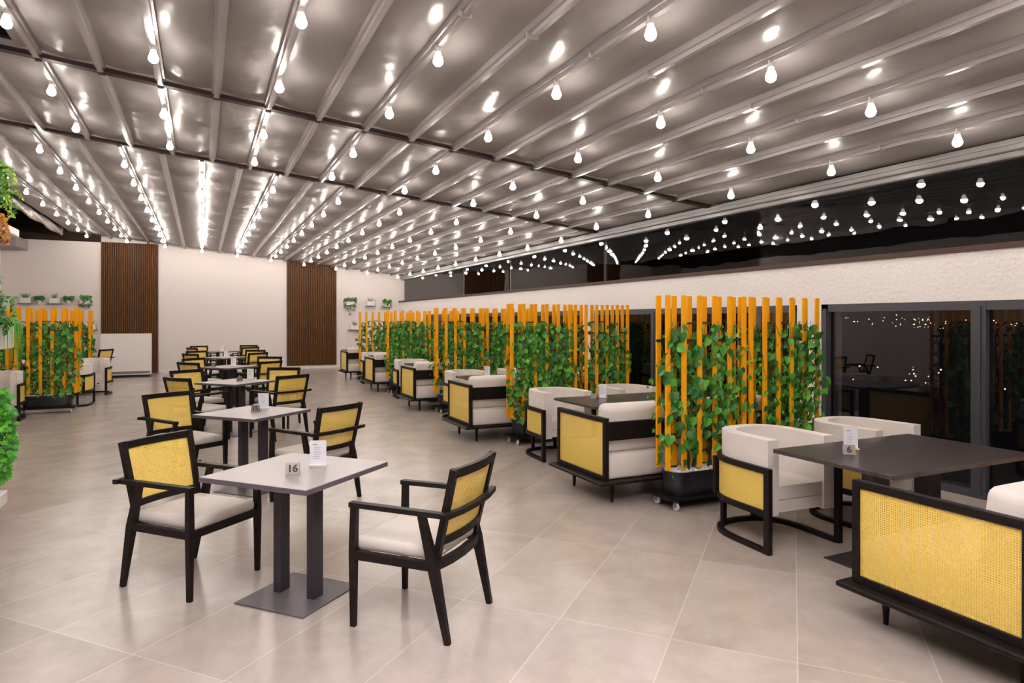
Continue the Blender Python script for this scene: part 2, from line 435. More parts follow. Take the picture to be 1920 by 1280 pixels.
# guide rails across, dark gaps beside them
for i, (y, xa) in enumerate(((7.17, -3.5), (10.10, -3.55))):
    b = MB(); b.bar((xa, y, roof_z(xa) + .075), (6.5, y, roof_z(6.5) + .075), .09, .12, side=(0, 1, 0))
    struct(b, 'trim_%d' % (i + 3), M['dark'])
    for s_ in (-1, 1):
        b = MB(); b.bar((xa, y + s_ * .065, roof_z(xa) + .075), (6.5, y + s_ * .065, roof_z(6.5) + .075), .03, .05, side=(0, 1, 0))
        struct(b, 'trim_%d' % (6 + i * 2 + (s_ > 0)), M['bar'])
# folded fabric along the left edges of the roof
def roll(x, y0, y1, label):
    b = MB(); rnd = random.Random(int(y0 * 10)); rings = []
    n = int((y1 - y0) / .12)
    for i in range(n + 1):
        y = y0 + (y1 - y0) * i / n; ring = []
        for k in range(14):
            a = 2 * pi * k / 14; r = .075 + .022 * sin(3 * a + i * .35) + .01 * rnd.random()
            ring.append((x + r * cos(a) * .9, y, roof_z(x) - .0 + r * sin(a) * 1.25))
        rings.append(ring)
    b.loft(rings); tag(b.build('folded_fabric', M['roll'], smooth=True, ang=80), label, 'roof fabric')
roll(-1.63, 3.2, 6.9, 'loose roll of folded roof fabric along the nearest bay, top left')
roll(-3.70, 7.4, 9.9, 'pale roll of folded roof fabric beside the middle bay at left')
roll(-3.72, 10.3, 22.9, 'long roll of folded roof fabric running to the far wall at left')
b = MB(); b.box(((X_L - 3.45) / 2, (Y_B + Y_F) / 2, 4.75), (1.75, Y_F - Y_B, .06)); b.box((-2.5, 1.1, 4.75), (2.0, 12.2, .06)); struct(b, 'ceiling', M['dark'])
b = MB(); b.box(((X_L - 2.75) / 2, Y_F - .02, 4.42), (-2.75 - X_L, .04, .86)); struct(b, 'trim_20', M['dark'])
b = MB(); b.box((-4.87, 22.6, 3.80), (.64, 1.2, .30), .03); struct(b, 'trim_21', M['soffit'])
# skirting boards
b = MB(); b.box(((-1.2 + 6.4) / 2, Y_F - .012, .05), (7.6, .024, .10)); struct(b, 'baseboard_far', M['white'])

# walnut slat cladding on the far wall
for x0, x1, zb, lab in ((-2.75, -1.23, .0, 'tall walnut slat wall panel behind the white counter'),
                        (2.58, 4.22, .10, 'tall walnut slat wall panel right of the table row')):
    t = thing('slat_wall_panel', lab, 'wall panel', ((x0 + x1) / 2, Y_F - .005, zb))
    W_ = x1 - x0; top0 = roof_z(x0) + .05 - zb
    g = MB(); g.box((0, -.01, 2.0), (W_, .02, 4.0)); g.build('backing', M['dark'], t)
    g = MB(); n = int(W_ / .058)
    for i in range(n):
        xx = -W_ / 2 + (i + .5) * W_ / n; g.box((xx, -.035, 2.0), (.040, .03, 4.0))
    g.build('slats', M['cladding'], t)

# ------------------------------------------------------------------ bulbs
def make_bulb():
    t = thing('light_bulb', 'bulb', 'light bulb')
    g = MB(); g.lathe([(.018, -.030), (.022, -.028), (.022, .02), (.012, .022)], 12); g.build('socket', M['socket'], t, smooth=True)
    g = MB(); g.lathe([(.004, -.134), (.021, -.130), (.034, -.117), (.039, -.100), (.038, -.090), (.034, -.088)], 12)
    g.build('bulb_glass', M['bulb'], t, smooth=True, ang=180)
    g = MB(); g.lathe([(.036, -.0875), (.0375, -.086), (.032, -.066), (.023, -.045), (.019, -.028)], 12)
    g.build('bulb_neck', M['neck'], t, smooth=True, ang=180)
    return t
bulb0 = make_bulb()
rows_near = [-.85, .6, 2.03, 3.46, 4.71, 6.13]
def put_bulb(x, y, lab, grp): place(bulb0, (x, y, roof_z(x)), 0, lab, grp)
for i, x in enumerate(BX12):
    for j, y in enumerate(rows_near):
        d = ['behind the camera', 'above the camera', 'nearest row in view', 'second row from the camera', 'third row from the camera', 'fourth row, before the first dark gap'][j]
        put_bulb(x, y, 'glowing bulb, %s string from the left, %s' % (ORD[i], d), 'bulbs of the near roof bays')
for i, x in enumerate(sorted(sec2_b)):
    for j, y in enumerate((7.78, 9.17)):
        put_bulb(x, y, 'glowing bulb, %s string from the left between the two dark gaps, %s one' % (ORD[i], ('nearer', 'farther')[j]), 'bulbs of the middle roof bay')
for i, x in enumerate(BX3):
    for j, y in enumerate((10.83, 12.25, 13.68, 15.12, 16.55, 17.98, 19.4, 20.82, 22.3)):
        put_bulb(x, y, 'glowing bulb in the far bay, %s string from the left, %s from the far wall' % (ORD[i], ORD[8 - j]), 'bulbs of the far roof bay')

# ------------------------------------------------------------------ dining armchair (faces local +Y)
def make_chair():
    t = thing('dining_armchair', 'chair', 'chair')
    for s_ in (-1, 1):
        g = MB(); g.bar((s_ * .265, .25, 0), (s_ * .265, .25, .40), .026, .028, .036, .038); g.bar((s_ * .265, .25, .40), (s_ * .262, .245, .645), .036, .038, .034, .034)
        g.build('leg', M['wood'], t)
    for s_ in (-1, 1):
        g = MB(); g.bar((s_ * .262, -.315, 0), (s_ * .265, -.235, .38), .026, .030, .036, .055); g.bar((s_ * .265, -.235, .38), (s_ * .265, -.165, .645), .036, .055, .032, .036)
        g.build('leg', M['wood'], t)
    g = MB()
    g.bar((-.265, .25, .385), (.265, .25, .385), .036, .045, side=(0, 1, 0)); 
    for s_ in (-1, 1): g.bar((s_ * .265, .25, .385), (s_ * .265, -.23, .385), .034, .045)
    g.sweep([(-.265, -.235, .385), (-.13, -.262, .385), (0, -.27, .385), (.13, -.262, .385), (.265, -.235, .385)], .045, .034)
    g.build('seat_frame', M['wood'], t)
    g = MB(); g.box((0, .012, .435), (.485, .50, .075), .03, 3); g.build('seat', M['cream'], t, smooth=True, ang=70)
    # arm rail running back and round behind the backrest
    g = MB()
    for s_ in (-1, 1): g.bar((s_ * .262, .27, .652), (s_ * .272, -.30, .652), .042, .026)
    g.sweep([(-.315, -.315, .655), (-.16, -.345, .655), (0, -.355, .655), (.16, -.345, .655), (.315, -.315, .655)], .028, .034)
    g.bevel_all(.004, 1); g.build('arm_rail', M['wood'], t)
    # backrest
    def bp(u, z):  # u in -1..1
        yy = -.225 - (z - .38) * .235 - .03 * (1 - u * u); wd = .225 + (z - .38) * .04
        return Vector((u * wd, yy, z))
    g = MB(); us = [-1, -.6, -.2, .2, .6, 1]
    g.sweep([bp(u, .862) for u in us], .045, .030); g.sweep([bp(u, .505) for u in us], .040, .028)
    for s_ in (-1, 1): g.bar(bp(s_, .37), bp(s_, .884), .036, .034)
    g.build('backrest', M['wood'], t)
    g = MB(); us = [-.95 + 1.9 * i / 8 for i in range(9)]; zs = [.515 + .335 * i / 4 for i in range(5)]
    g.sheet([[bp(u, z) for z in zs] for u in us], [[(u * .23, z) for z in zs] for u in us])
    g.build('cane_panel', M['cane'], t, smooth=True)
    return t
chair0 = make_chair()
def chair(cx, cy, deg, label, group): # deg: facing direction, from +X
    place(chair0, (cx, cy, 0), radians(deg - 90), label, group)

# ------------------------------------------------------------------ square pedestal table
def make_table():
    t = thing('cafe_table', 'table', 'table')
    g = MB(); g.box((0, 0, .7365), (.756, .756, .027), .001); top = g.build('tabletop', M['table_grey'], t)
    g = MB()
    for a_, b_ in (((.379, 0), (.004, .762)), ((-.379, 0), (.004, .762)), ((0, .379), (.754, .004)), ((0, -.379), (.754, .004))): g.box((*a_, .735), (*b_, .0275), .001)
    g.build('edge_band', M['edge'], top)
    for s_ in (-1, 1):
        g = MB(); g.box((0, s_ * .125, .364), (.085, .055, .714), .003); g.build('post', M['metal_dark'], t)
    g = MB(); g.box((0, 0, .005), (.50, .50, .009), .002); g.build('base_plate', M['plate'], t)
    g = MB(); g.box((0, 0, .717), (.10, .42, .012)); g.build('bracket', M['metal_dark'], t)
    return t
table0 = make_table()
def text_mesh(s, size, ext=.0006):
    cu = bpy.data.curves.new('lettering', 'FONT'); cu.body = s; cu.size = size; cu.extrude = ext; cu.align_x = 'CENTER'; cu.align_y = 'CENTER'
    cu.offset = size * .022
    o = bpy.data.objects.new('lettering', cu); COL.objects.link(o)
    bpy.context.view_layer.update()
    me = bpy.data.meshes.new_from_object(o.evaluated_get(bpy.context.evaluated_depsgraph_get()))
    bpy.data.objects.remove(o); return me
def number_sign(num, loc, rot, label):
    t = thing('table_number_sign', label, 'table sign', loc, rot)
    g = MB(); w2 = .039; th = .0025; hh = .064; dd = .020
    for s_ in (-1, 1):
        g.bar((0, s_ * dd, 0.001), (0, 0, hh), 2 * w2, th)
    g.build('sign_body', M['steel'], t)
    if num:
        tb = bmesh.new()
        for sx in (-.0016, 0, .0016):   # heavier strokes
            m1 = text_mesh(num, .058); m1.transform(Matrix.Translation((sx, 0, sx * .05))); tb.from_mesh(m1)
        me = bpy.data.meshes.new('number'); tb.to_mesh(me); tb.free(); me.materials.append(M['ink_black'])
        o = bpy.data.objects.new('number', me); COL.objects.link(o); o.parent = t
        a = math.atan2(hh, dd)
        o.rotation_euler = (a, 0, 0); n_ = Vector((0, -sin(a), cos(a)))
        o.location = Vector((0, -dd / 2, hh / 2)) + n_ * .0022
    return t
def menu_card(loc, rot, label, gold=False):
    t = thing('menu_stand', label, 'menu card', loc, rot)
    g = MB(); g.box((0, 0, .007), (.102, .045, .014), .002); g.build('base', M['gold'] if gold else M['sign_paint'], t)
    g = MB(); g.box((0, 0, .082), (.098, .003, .150)); g.build('card', M['paper'], t)
    g = MB()
    rnd = random.Random(3)
    g.box((-.018, -.0020, .132), (.026, .0008, .006))
    for k in range(7): g.box((-.004 - rnd.random() * .006, -.0020, .115 - k * .011), (.048 * (.6 + .4 * rnd.random()), .0008, .0018))
    g.build('print', M['ink'], t)
    return t

TABLES = [(.52, 4.095, 42, '16'), (.45, 6.85, 42, '15'), (.44, 10.35, 42, '14'), (.48, 13.75, 42, '12'), (.50, 17.2, 42, ''), (.50, 20.7, 42, '')]
TN = ['nearest grey square café table, carrying number 16', 'second grey square table, carrying number 15', 'third grey square table of the central row',
      'fourth grey square table of the central row', 'fifth grey square table of the central row', 'last grey square table, nearest the far wall']
for (x, y, r, n), lb in zip(TABLES, TN): place(table0, (x, y, 0), radians(r), lb, 'café tables of the central row')
cg = 'cane-backed armchairs at the central tables'
chair(-.035, 4.62, -48, 'black cane-back armchair with cream seat, left of the number 16 table', cg)
chair(1.10, 3.545, 133, 'black cane-back armchair nearest the camera, right of the number 16 table', cg)
chair(-.14, 7.43, -58, 'black cane-back armchair left of the number 15 table', cg)
chair(.93, 6.23, 124, 'black cane-back armchair right of the number 15 table, seen from behind', cg)
who = ['third', 'fourth', 'fifth', 'last']
rr = random.Random(5)
for k, (x, y, r, n) in enumerate(TABLES[2:]):
    j = [(0, 0, 0)] * 4 if k == 0 else [(rr.uniform(-.06, .06), rr.uniform(-.06, .06), rr.uniform(-8, 8)) for _ in range(4)]
    for (dx, dy, a, lab), (jx, jy, ja) in zip(((-.47, -.46, 38, 'near left'), (-.47, .50, -58, 'far left'), (.53, -.58, 119, 'near right'), (.60, .38, -115, 'far right')), j):
        chair(x + dx + jx, y + dy + jy, a + ja, 'black cane-back armchair at the %s side of the %s table in the row' % (lab, who[k]), cg)
ZT = .750
number_sign('16', (.475, 3.975, ZT), radians(-25 + 14), 'steel tent sign reading 16 on the nearest café table')
menu_card((.64, 4.12, ZT), radians(-25 + 6), 'white menu card behind the number 16 sign')
number_sign('15', (.47, 6.83, ZT), radians(-20), 'steel tent sign reading 15 on the second table')
menu_card((.56, 7.02, ZT), radians(-16), 'white menu card on the second table of the row, beside its steel sign')
number_sign('14', (.50, 10.37, ZT), radians(30), 'small steel tent sign on the third table of the row')
menu_card((.66, 10.62, ZT), radians(-25), 'white menu card on the third table of the row')
number_sign('', (.20, 13.78, ZT), radians(-40), 'small steel tent sign left of the menu card on the fourth table')
menu_card((.55, 13.75, ZT), radians(-20), 'white menu card on the fourth table of the row')
menu_card((.52, 17.2, ZT), radians(-20), 'white menu card on the fifth table of the row')
menu_card((.52, 20.7, ZT), radians(-20), 'white menu card on the last table, before the far wall')

# ------------------------------------------------------------------ barrel chair (faces local -Y)
def upath(hw, back, front, n=14, ex=2.4):
    """open U in plan, front ends at y=front (negative), back reaches y=back"""
    pts = [(-hw, front), (-hw, front * .5), (-hw, 0)]
    for i in range(1, n):
        a = pi - pi * i / n
        c_, s_ = cos(a), sin(a)
        pts.append((hw * math.copysign(abs(c_) ** (2 / ex), c_), back * abs(s_) ** (2 / ex)))
    pts += [(hw, 0), (hw, front * .5), (hw, front)]
    return pts
def band(mb, hw, back, front, t, z0, z1, **kw):
    o = upath(hw, back, front, **kw); i_ = upath(hw - t, back - t, front, **kw)
    mb.loft([[(*p, z0), (*q, z0), (*q, z1), (*p, z1)] for p, q in zip(o, i_)])
def make_barrel():
    t = thing('barrel_armchair', 'barrel', 'armchair')
    g = MB(); o = upath(.315, .345, -.315); q = upath(.215, .245, -.315)
    g.loft([[(*p, .255), (*r_, .255), (*r_, .79), (*p, .79)] for p, r_ in zip(o, q)])
    g.bevel_all(.034, 4, 60); g.build('shell', M['cream'], t, smooth=True, ang=80)
    g = MB(); inner = upath(.213, .243, -.30)
    g.loft([[(x, y, z) for x, y in inner] for z in (.27, .355)]); g.bevel_all(.012, 2, 60); g.build('seat_base', M['cream'], t, smooth=True, ang=80)
    g = MB(); g.loft([[(x, y, z) for x, y in inner] for z in (.36, .455)]); g.bevel_all(.022, 3, 60); g.build('seat_cushion', M['cream'], t, smooth=True, ang=80)
    g = MB(); band(g, .350, .380, -.34, .032, .560, .600); band(g, .350, .380, -.34, .032, .255, .300)
    for x, y in ((-.25, .31), (.25, .31)): g.bar((x, y, .27), (x, y, .565), .04, .03)
    g.build('cane_frame', M['wood'], t)
    for s_ in (-1, 1):
        g = MB(); g.box((s_ * .334, -.335, .30), (.040, .05, .60), .003); g.build('front_leg', M['wood'], t)
    g = MB(); band(g, .350, .380, -.34, .045, .0, .032)
    for x in (-.155, .155): g.bar((x, .335, .03), (x, .335, .26), .035, .035)
    g.bar((-.155, .335, .235), (.155, .335, .235), .03, .03, side=(0, 0, 1))
    g.build('base_loop', M['wood'], t)
    g = MB(); pp = upath(.334, .364, -.32, n=20); L = 0; rows = []; uvs = []
    for i, p in enumerate(pp):
        if i: L += math.dist(p, pp[i - 1])
        rows.append([(*p, z) for z in (.300, .430, .560)]); uvs.append([(L, z) for z in (.300, .430, .560)])
    g.sheet(rows, uvs); g.build('cane_panel', M['cane'], t, smooth=True, ang=80)
    return t
barrel0 = make_barrel()

# ------------------------------------------------------------------ booth sofa (faces local +Y, back at y=0, left end x=0)
SOFA_L, SOFA_D = 2.05, .86
def make_sofa():
    t = thing('booth_sofa', 'sofa', 'sofa')
    g = MB(); g.box((SOFA_L / 2, SOFA_D / 2, .205), (SOFA_L + .14, SOFA_D + .10, .03), .008); g.build('platform', M['wood'], t)
    for x in (.14, SOFA_L - .14):
        for y in (.10, SOFA_D - .10):
            g = MB(); g.tube([(x, y, 0), (x, y, .195)], .013, .024, 12); g.build('leg', M['wood'], t, smooth=True)
    for x in (.022, SOFA_L - .022):
        e = MB(); y0, y1, z0, z1, f = 0, SOFA_D, .22, .775, .042
        e.box((x, y0 + f / 2, (z0 + z1) / 2), (.044, f, z1 - z0), .003); e.box((x, y1 - f / 2, (z0 + z1) / 2), (.044, f, z1 - z0), .003)
        e.box((x, (y0 + y1) / 2, z1 - f / 2), (.044, y1 - y0 - 2 * f, f), .003); e.box((x, (y0 + y1) / 2, z0 + f / 2), (.044, y1 - y0 - 2 * f, f), .003)
        eo = e.build('end_frame', M['wood'], t)
        g = MB(); ys_ = (y0 + f, y1 - f); zs_ = (z0 + f, z1 - f)
        for dx in (-.008,) if x < 1 else (.008,):
            g.sheet([[(x + dx, y, z) for z in zs_] for y in ys_], [[(y, z) for z in zs_] for y in ys_])
        g.build('cane_panel', M['cane'], eo)
    g = MB(); g.box((SOFA_L / 2, .018, .655), (SOFA_L - .088, .030, .165), .003); g.build('back_rail', M['wood'], t)
    g = MB(); g.box((SOFA_L / 2, SOFA_D / 2 + .005, .335), (SOFA_L - .10, SOFA_D - .03, .225), .03, 3); g.build('seat_cushion', M['cream'], t, smooth=True, ang=70)
    for k in (0, 1):
        w_ = (SOFA_L - .10) / 2
        g = MB(); g.box((.05 + w_ * (k + .5), .155, .665), (w_ - .008, .185, .43), .055, 4, Matrix.Rotation(radians(7), 4, 'X'))
        g.build('back_cushion', M['cream'], t, smooth=True, ang=80)
    return t
sofa0 = make_sofa()

def make_booth_table():
    t = thing('booth_table', 'table', 'table')
    g = MB(); g.box((0, 0, .735), (1.45, .88, .028), .003); g.build('tabletop', M['table_dark'], t)
    for s_ in (-1, 1):
        g = MB(); g.box((s_ * .27, 0, .364), (.16, .09, .714), .003); g.build('post', M['metal_dark'], t)
    g = MB(); g.box((0, 0, .005), (.85, .55, .009), .002); g.build('base_plate', M['metal_dark'], t)
    return t
btable0 = make_booth_table()

# ------------------------------------------------------------------ leaves
def leaf(bm, p, tip, nrm, L, Wd, fold=.25, curl=.18, shape='heart'):
    """one leaf: p base, tip direction, nrm facing"""
    t = tip.normalized(); n_ = (nrm - t * nrm.dot(t))
    if n_.length < 1e-4: n_ = t.orthogonal()
    n_.normalize(); s_ = t.cross(n_)
    if shape == 'heart': prof = ((0, .0), (-.06, .30), (.18, .50), (.50, .42), (.80, .18))
    elif shape == 'ivy': prof = ((0, .0), (.08, .46), (.30, .26), (.48, .50), (.72, .16))
    else: prof = ((0, .0), (.25, .34), (.55, .42), (.8, .24), (.92, .1))
    mid = [bm.verts.new(p + t * (L * a) - n_ * (curl * L * a * a)) for a in (0, .18, .5, .8, 1.0)]
    for sd in (-1, 1):
        ed = [bm.verts.new(p + t * (L * a) + s_ * sd * Wd * b_ + n_ * (fold * Wd * b_ - curl * L * max(a, 0) ** 2)) for a, b_ in prof[1:]]
        f = [(mid[0], ed[0], ed[1], mid[1]), (mid[1], ed[1], ed[2], mid[2]), (mid[2], ed[2], ed[3], mid[3]), (mid[3], ed[3], mid[4])]
        for q in f:
            try: bm.faces.new(q if sd > 0 else q[::-1])
            except ValueError: pass

def vine_foliage(seed, n_paths, leaves, big=.085, small_share=.35, spread=.11, W_=.93, z0=.36, z1=1.63, name_small=True, edge=0.0):
    """leaves strung along wandering stems within a slab x 0..W, y about 0"""
    r = random.Random(seed); bmA, bmB, st = MB(), MB(), MB()
    for k in range(n_paths):
        x = r.uniform(.04, W_ - .04); z = r.uniform(z1 - .35, z1) if k % 3 else z1; y = r.uniform(-spread, spread * .8)
        lim = z0 if r.random() < .35 else r.uniform(z0 + .05, z0 + .6)
        pts = []; dx = r.uniform(-.3, .3)
        small = r.random() < small_share
        while z > lim:
            pts.append((x, y, z)); x += dx * .05 + r.uniform(-.022, .022); z -= r.uniform(.03, .055); y += r.uniform(-.02, .02)
            y = max(-spread - .04, min(spread, y))
            if x < -edge or x > W_ + edge: dx = -dx; x = max(-edge, min(W_ + edge, x))
            if r.random() < .1: dx = r.uniform(-.5, .5)
            for _ in range(leaves):
                if r.random() < .15: continue
                a = r.uniform(0, 2 * pi); off = Vector((cos(a) * .045, sin(a) * .03 - .012, r.uniform(-.02, .02)))
                tip = Vector((cos(a) * .6 + r.uniform(-.3, .3), r.uniform(-.35, .2), -1 + r.uniform(-.2, .7)))
                nr = Vector((r.uniform(-.5, .5), -1, r.uniform(-.1, .6)))
                if small: L = r.uniform(.030, .055); leaf(bmB.bm, Vector((x, y, z)) + off * 1.3, tip, nr, L, L * .95, .2, .1, 'ivy')
                else: L = big * r.uniform(.55, 1.1); leaf(bmA.bm, Vector((x, y, z)) + off, tip, nr, L, L * .92)
        if len(pts) > 2: st.tube(pts, .003, .002, 4)
    return bmA, bmB, st

U_W = .93
def make_screen_unit(seed, n_paths, leaves, big, small_share):
    """mobile slat screen: local x 0..0.93, front face at y=0, back row of slats behind"""
    t = thing('planter_screen', 'screen', 'planter screen')
    # dolly and trough
    d = MB(); d.box((U_W / 2, .10, .095), (.86, .34, .022), .004); d.build('dolly', M['wood'], t)
    for x in (.09, U_W - .09):
        for y in (-.03, .23):
            g = MB(); g.box((x, y, .076), (.03, .03, .018)); g.box((x - .014, y, .052), (.003, .03, .05)); g.box((x + .014, y, .052), (.003, .03, .05))
            g2 = MB(); rings = []
            for xx, rr_ in ((-.011, .022), (-.009, .034), (.009, .034), (.011, .022)):
                rings.append([(x + xx, y + rr_ * cos(2 * pi * k / 16), .035 + rr_ * sin(2 * pi * k / 16)) for k in range(16)])
            g2.loft(rings); wh = g2.build('caster', M['chrome'], t, smooth=True); g.build('caster_fork', M['steel'], wh)
    def oval(hx, hy, z, n=28):
        out = []
        for k in range(n):
            a = 2 * pi * k / n; cx_ = (hx - hy) * (1 if cos(a) > 0 else -1)
            out.append((U_W / 2 + cx_ + hy * cos(a), .10 + hy * sin(a), z))
        return out
    g = MB(); g.loft([oval(.355, .112, .108), oval(.372, .122, .16), oval(.385, .130, .300), oval(.392, .137, .302), oval(.392, .137, .318), oval(.378, .124, .318), oval(.376, .122, .295)])
    g.build('trough', M['planter'], t, smooth=True, ang=35)
    g = MB(); r = random.Random(seed + 50); g.loft([oval(.374, .120, .296), oval(.372, .118, .306)])
    for _ in range(170):
        x = r.uniform(-.35, .35); y = r.uniform(-.105, .105)
        if abs(x) > .26 and (abs(x) - .26) ** 2 + y * y > .0115: continue
        g.ico((U_W / 2 + x, .10 + y, .310 + r.uniform(-.002, .012)), r.uniform(.011, .018), 1, (1, .8, .65), Matrix.Rotation(r.uniform(0, 3), 4, 'Z'))
    tag(g.build('pebbles', M['pebble'], t, smooth=True, ang=180), 'white decorative pebbles', kind='stuff')
    # arch of black tube with branches
    g = MB(); c = U_W / 2
    arch = [(c - .36, .10, .62), (c - .39, .10, 1.0), (c - .38, .10, 1.36), (c - .30, .10, 1.53), (c - .15, .10, 1.61), (c, .10, 1.62), (c + .15, .10, 1.61), (c + .30, .10, 1.53), (c + .38, .10, 1.36), (c + .39, .10, 1.0), (c + .36, .10, .62)]
    g.tube(arch, .009, .009, 8)
    g.tube([(c - .36, .10, .62), (c - .22, .10, .50), (c, .10, .455), (c + .22, .10, .50), (c + .36, .10, .62)], .009, .009, 8)
    g.build('arch', M['stem'], t, smooth=True)
    g = MB()
    for (x0, x1, x2, x3, zt) in ((-.13, -.13, -.30, -.34, 1.15), (-.09, -.05, .12, .33, 1.05), (.16, .16, .02, -.20, 1.35), (.10, .12, .28, .36, 1.3)):
        g.tube([(c + x0, .10, .28), (c + x1, .10, .47), (c + (x1 + x2) / 2, .10, .62), (c + x2, .10, .82), (c + x3, .10, zt)], .013, .006, 8)
    g.build('trunk', M['stem'], t, smooth=True)
    # two rows of slats
    for row, (y, dx) in enumerate(((0, 0), (.155, .02))):
        for k in range(6):
            x = .025 + dx + .174 * k
            g = MB(); g.box((x, y, (.345 + 1.857) / 2), (.050, .018, 1.512), .002); g.build('slat', M['orange'], t)
    for z in (.62, 1.46):
        g = MB()
        for y in (.014, .141): g.box((U_W / 2, y, z), (U_W - .02, .010, .020))
        for x in (.30, .65): g.box((x, .078, z), (.014, .137, .014))
        g.build('batten', M['stem'], t)
    A, B, S = vine_foliage(seed, n_paths, leaves, big, small_share)
    for mb, m_, nm in ((A, M['leaf'], 'vine_leaves'), (B, M['leaf_bright'], 'ivy_leaves'), (S, M['brownstem'], 'vine_stems')):
        if len(mb.bm.verts):
            o = mb.build(nm, m_, t, smooth=(nm == 'vine_stems'), recalc=False); o.location = (0, .065, 0)
    return t
U = [make_screen_unit(11, 36, 1, .095, .45), make_screen_unit(23, 42, 1, .090, .45), make_screen_unit(37, 46, 2, .080, .30), make_screen_unit(41, 24, 1, .090, .2)]

# ------------------------------------------------------------------ right-hand booths
SX = [3.60, 3.66, 3.73, 3.74, 3.86]; SY = [4.53, 7.80, 11.05, 14.45, 17.85]
SOF = [(3.20, 1.58), (3.20, 4.86), (3.22, 8.13), (3.43, 11.38), (3.50, 14.78), (3.58, 18.2)]
bn = ['nearest', 'second', 'third', 'fourth', 'fifth', 'farthest']
UU = [(0, 1), (2, 3), (1, 2), (2, 0), (3, 2)]
for i, ((x, y), nm) in enumerate(zip(SOF, bn)):
    place(sofa0, (x, y, 0), 0, 'cream booth sofa with black frame and yellow cane end, %s along the windows' % nm if 0 < i < 5 else
          ('cream booth sofa with large cane end at the right edge of the photo' if i == 0 else 'cream booth sofa with cane end, farthest, beside the walnut panel'), 'booth sofas along the window wall')
TBL = [(4.30, 2.895), (4.38, 6.17), (4.40, 9.45), (4.50, 12.75), (4.55, 16.2), (4.6, 20.0)]
for i, ((x, y), nm) in enumerate(zip(TBL, bn)):
    place(btable0, (x, y, 0), 0, 'dark rectangular booth table, %s along the window wall%s' % (nm, ', carrying number 6' if i == 0 else ''), 'dark booth tables along the windows')
BY = [3.70, 7.03, 10.3, 13.75, 17.2]; BXs = [(3.93, 4.96), (3.92, 4.92), (3.98, 4.95), (4.05, 5.0), (4.1, 5.05)]
for i in range(5):
    for k in (0, 1):
        place(barrel0, (BXs[i][k], BY[i] , 0), radians((-3, 5)[k] if i == 0 else (-2, 3)[k]),
              'cream barrel armchair with cane band at the %s booth table, %s side' % (bn[i], ('aisle', 'window')[k]), 'barrel armchairs of the window booths')
for i in range(5):
    for k in (0, 1):
        place(U[UU[i][k]], (SX[i] + .985 * k, SY[i] + .03 * k, 0), 0, 'orange slat screen with green vines behind the %s booth, %s half' % (bn[i], ('aisle-side', 'window-side')[k]),
              'orange planter screens between the window booths')
number_sign('6', (3.88, 2.98, ZT), radians(-38), 'steel tent sign reading 6 on the nearest dark booth table')
menu_card((4.03, 3.08, ZT), radians(-26), 'white menu card with gold foot behind the number 6 sign', True)
number_sign('', (4.02, 6.32, ZT), radians(-60), 'small steel tent sign on the second booth table')
menu_card((4.16, 6.36, ZT), radians(-70), 'white menu card seen edge-on on the second booth table')
menu_card((4.1, 9.6, ZT), radians(-50), 'white menu card on the third booth table')

# ------------------------------------------------------------------ left-hand booths
LU = [((-2.93, 13.9), 1, 'orange slat screen with green vines at left, aisle-side half'), ((-3.93, 13.93), 0, 'orange slat screen with green vines at left, cut by the photo edge'),
      ((-3.22, 17.7), 3, 'orange slat screen with thin vines at left, behind the nearer left screen'), ((-4.22, 17.7), 0, 'orange slat screen at far left, beside the left wall')]
for (x, y), u, lb in LU:
    dup(U[u], (x, y, 0), 0, lb, 'orange planter screens at left')
for x, y, a, lb in ((-3.02, 13.36, 0, 'cream barrel armchair at the left photo edge, before the left screen'),
                    (-2.28, 15.05, 180, 'cream barrel armchair facing away behind the left orange screen'),
                    (-2.18, 17.15, -8, 'cream barrel armchair beside the white counter, facing the camera'),
                    (-3.3, 17.15, 4, 'cream barrel armchair hidden behind the left screen, near the wall')):
    dup(barrel0, (x, y, 0), radians(a), lb, 'barrel armchairs at left')
dup(btable0, (-3.0, 16.1, 0), 0, 'dark booth table behind the left orange screen', None)
dup(chair0, (-2.55, 20.2, 0), radians(60), 'black armchair by the far wall, left of the white counter', 'armchairs in the far left corner')
dup(table0, (-3.2, 20.3, 0), 0, 'grey café table in the far left corner', None)

# white counter
t = thing('reception_counter', 'white box counter standing before the walnut panel', 'counter', (-1.97, 21.9, 0))
g = MB(); g.box((0, 0, .66), (1.26, .45, 1.18), .006); g.build('body', M['white'], t)
g = MB(); g.box((0, .02, .035), (1.20, .40, .07)); g.build('plinth', M['planter'], t)
g = MB(); g.box((0, -.232, .14), (1.22, .008, .07)); g.build('kick_strip', M['steel'], t)

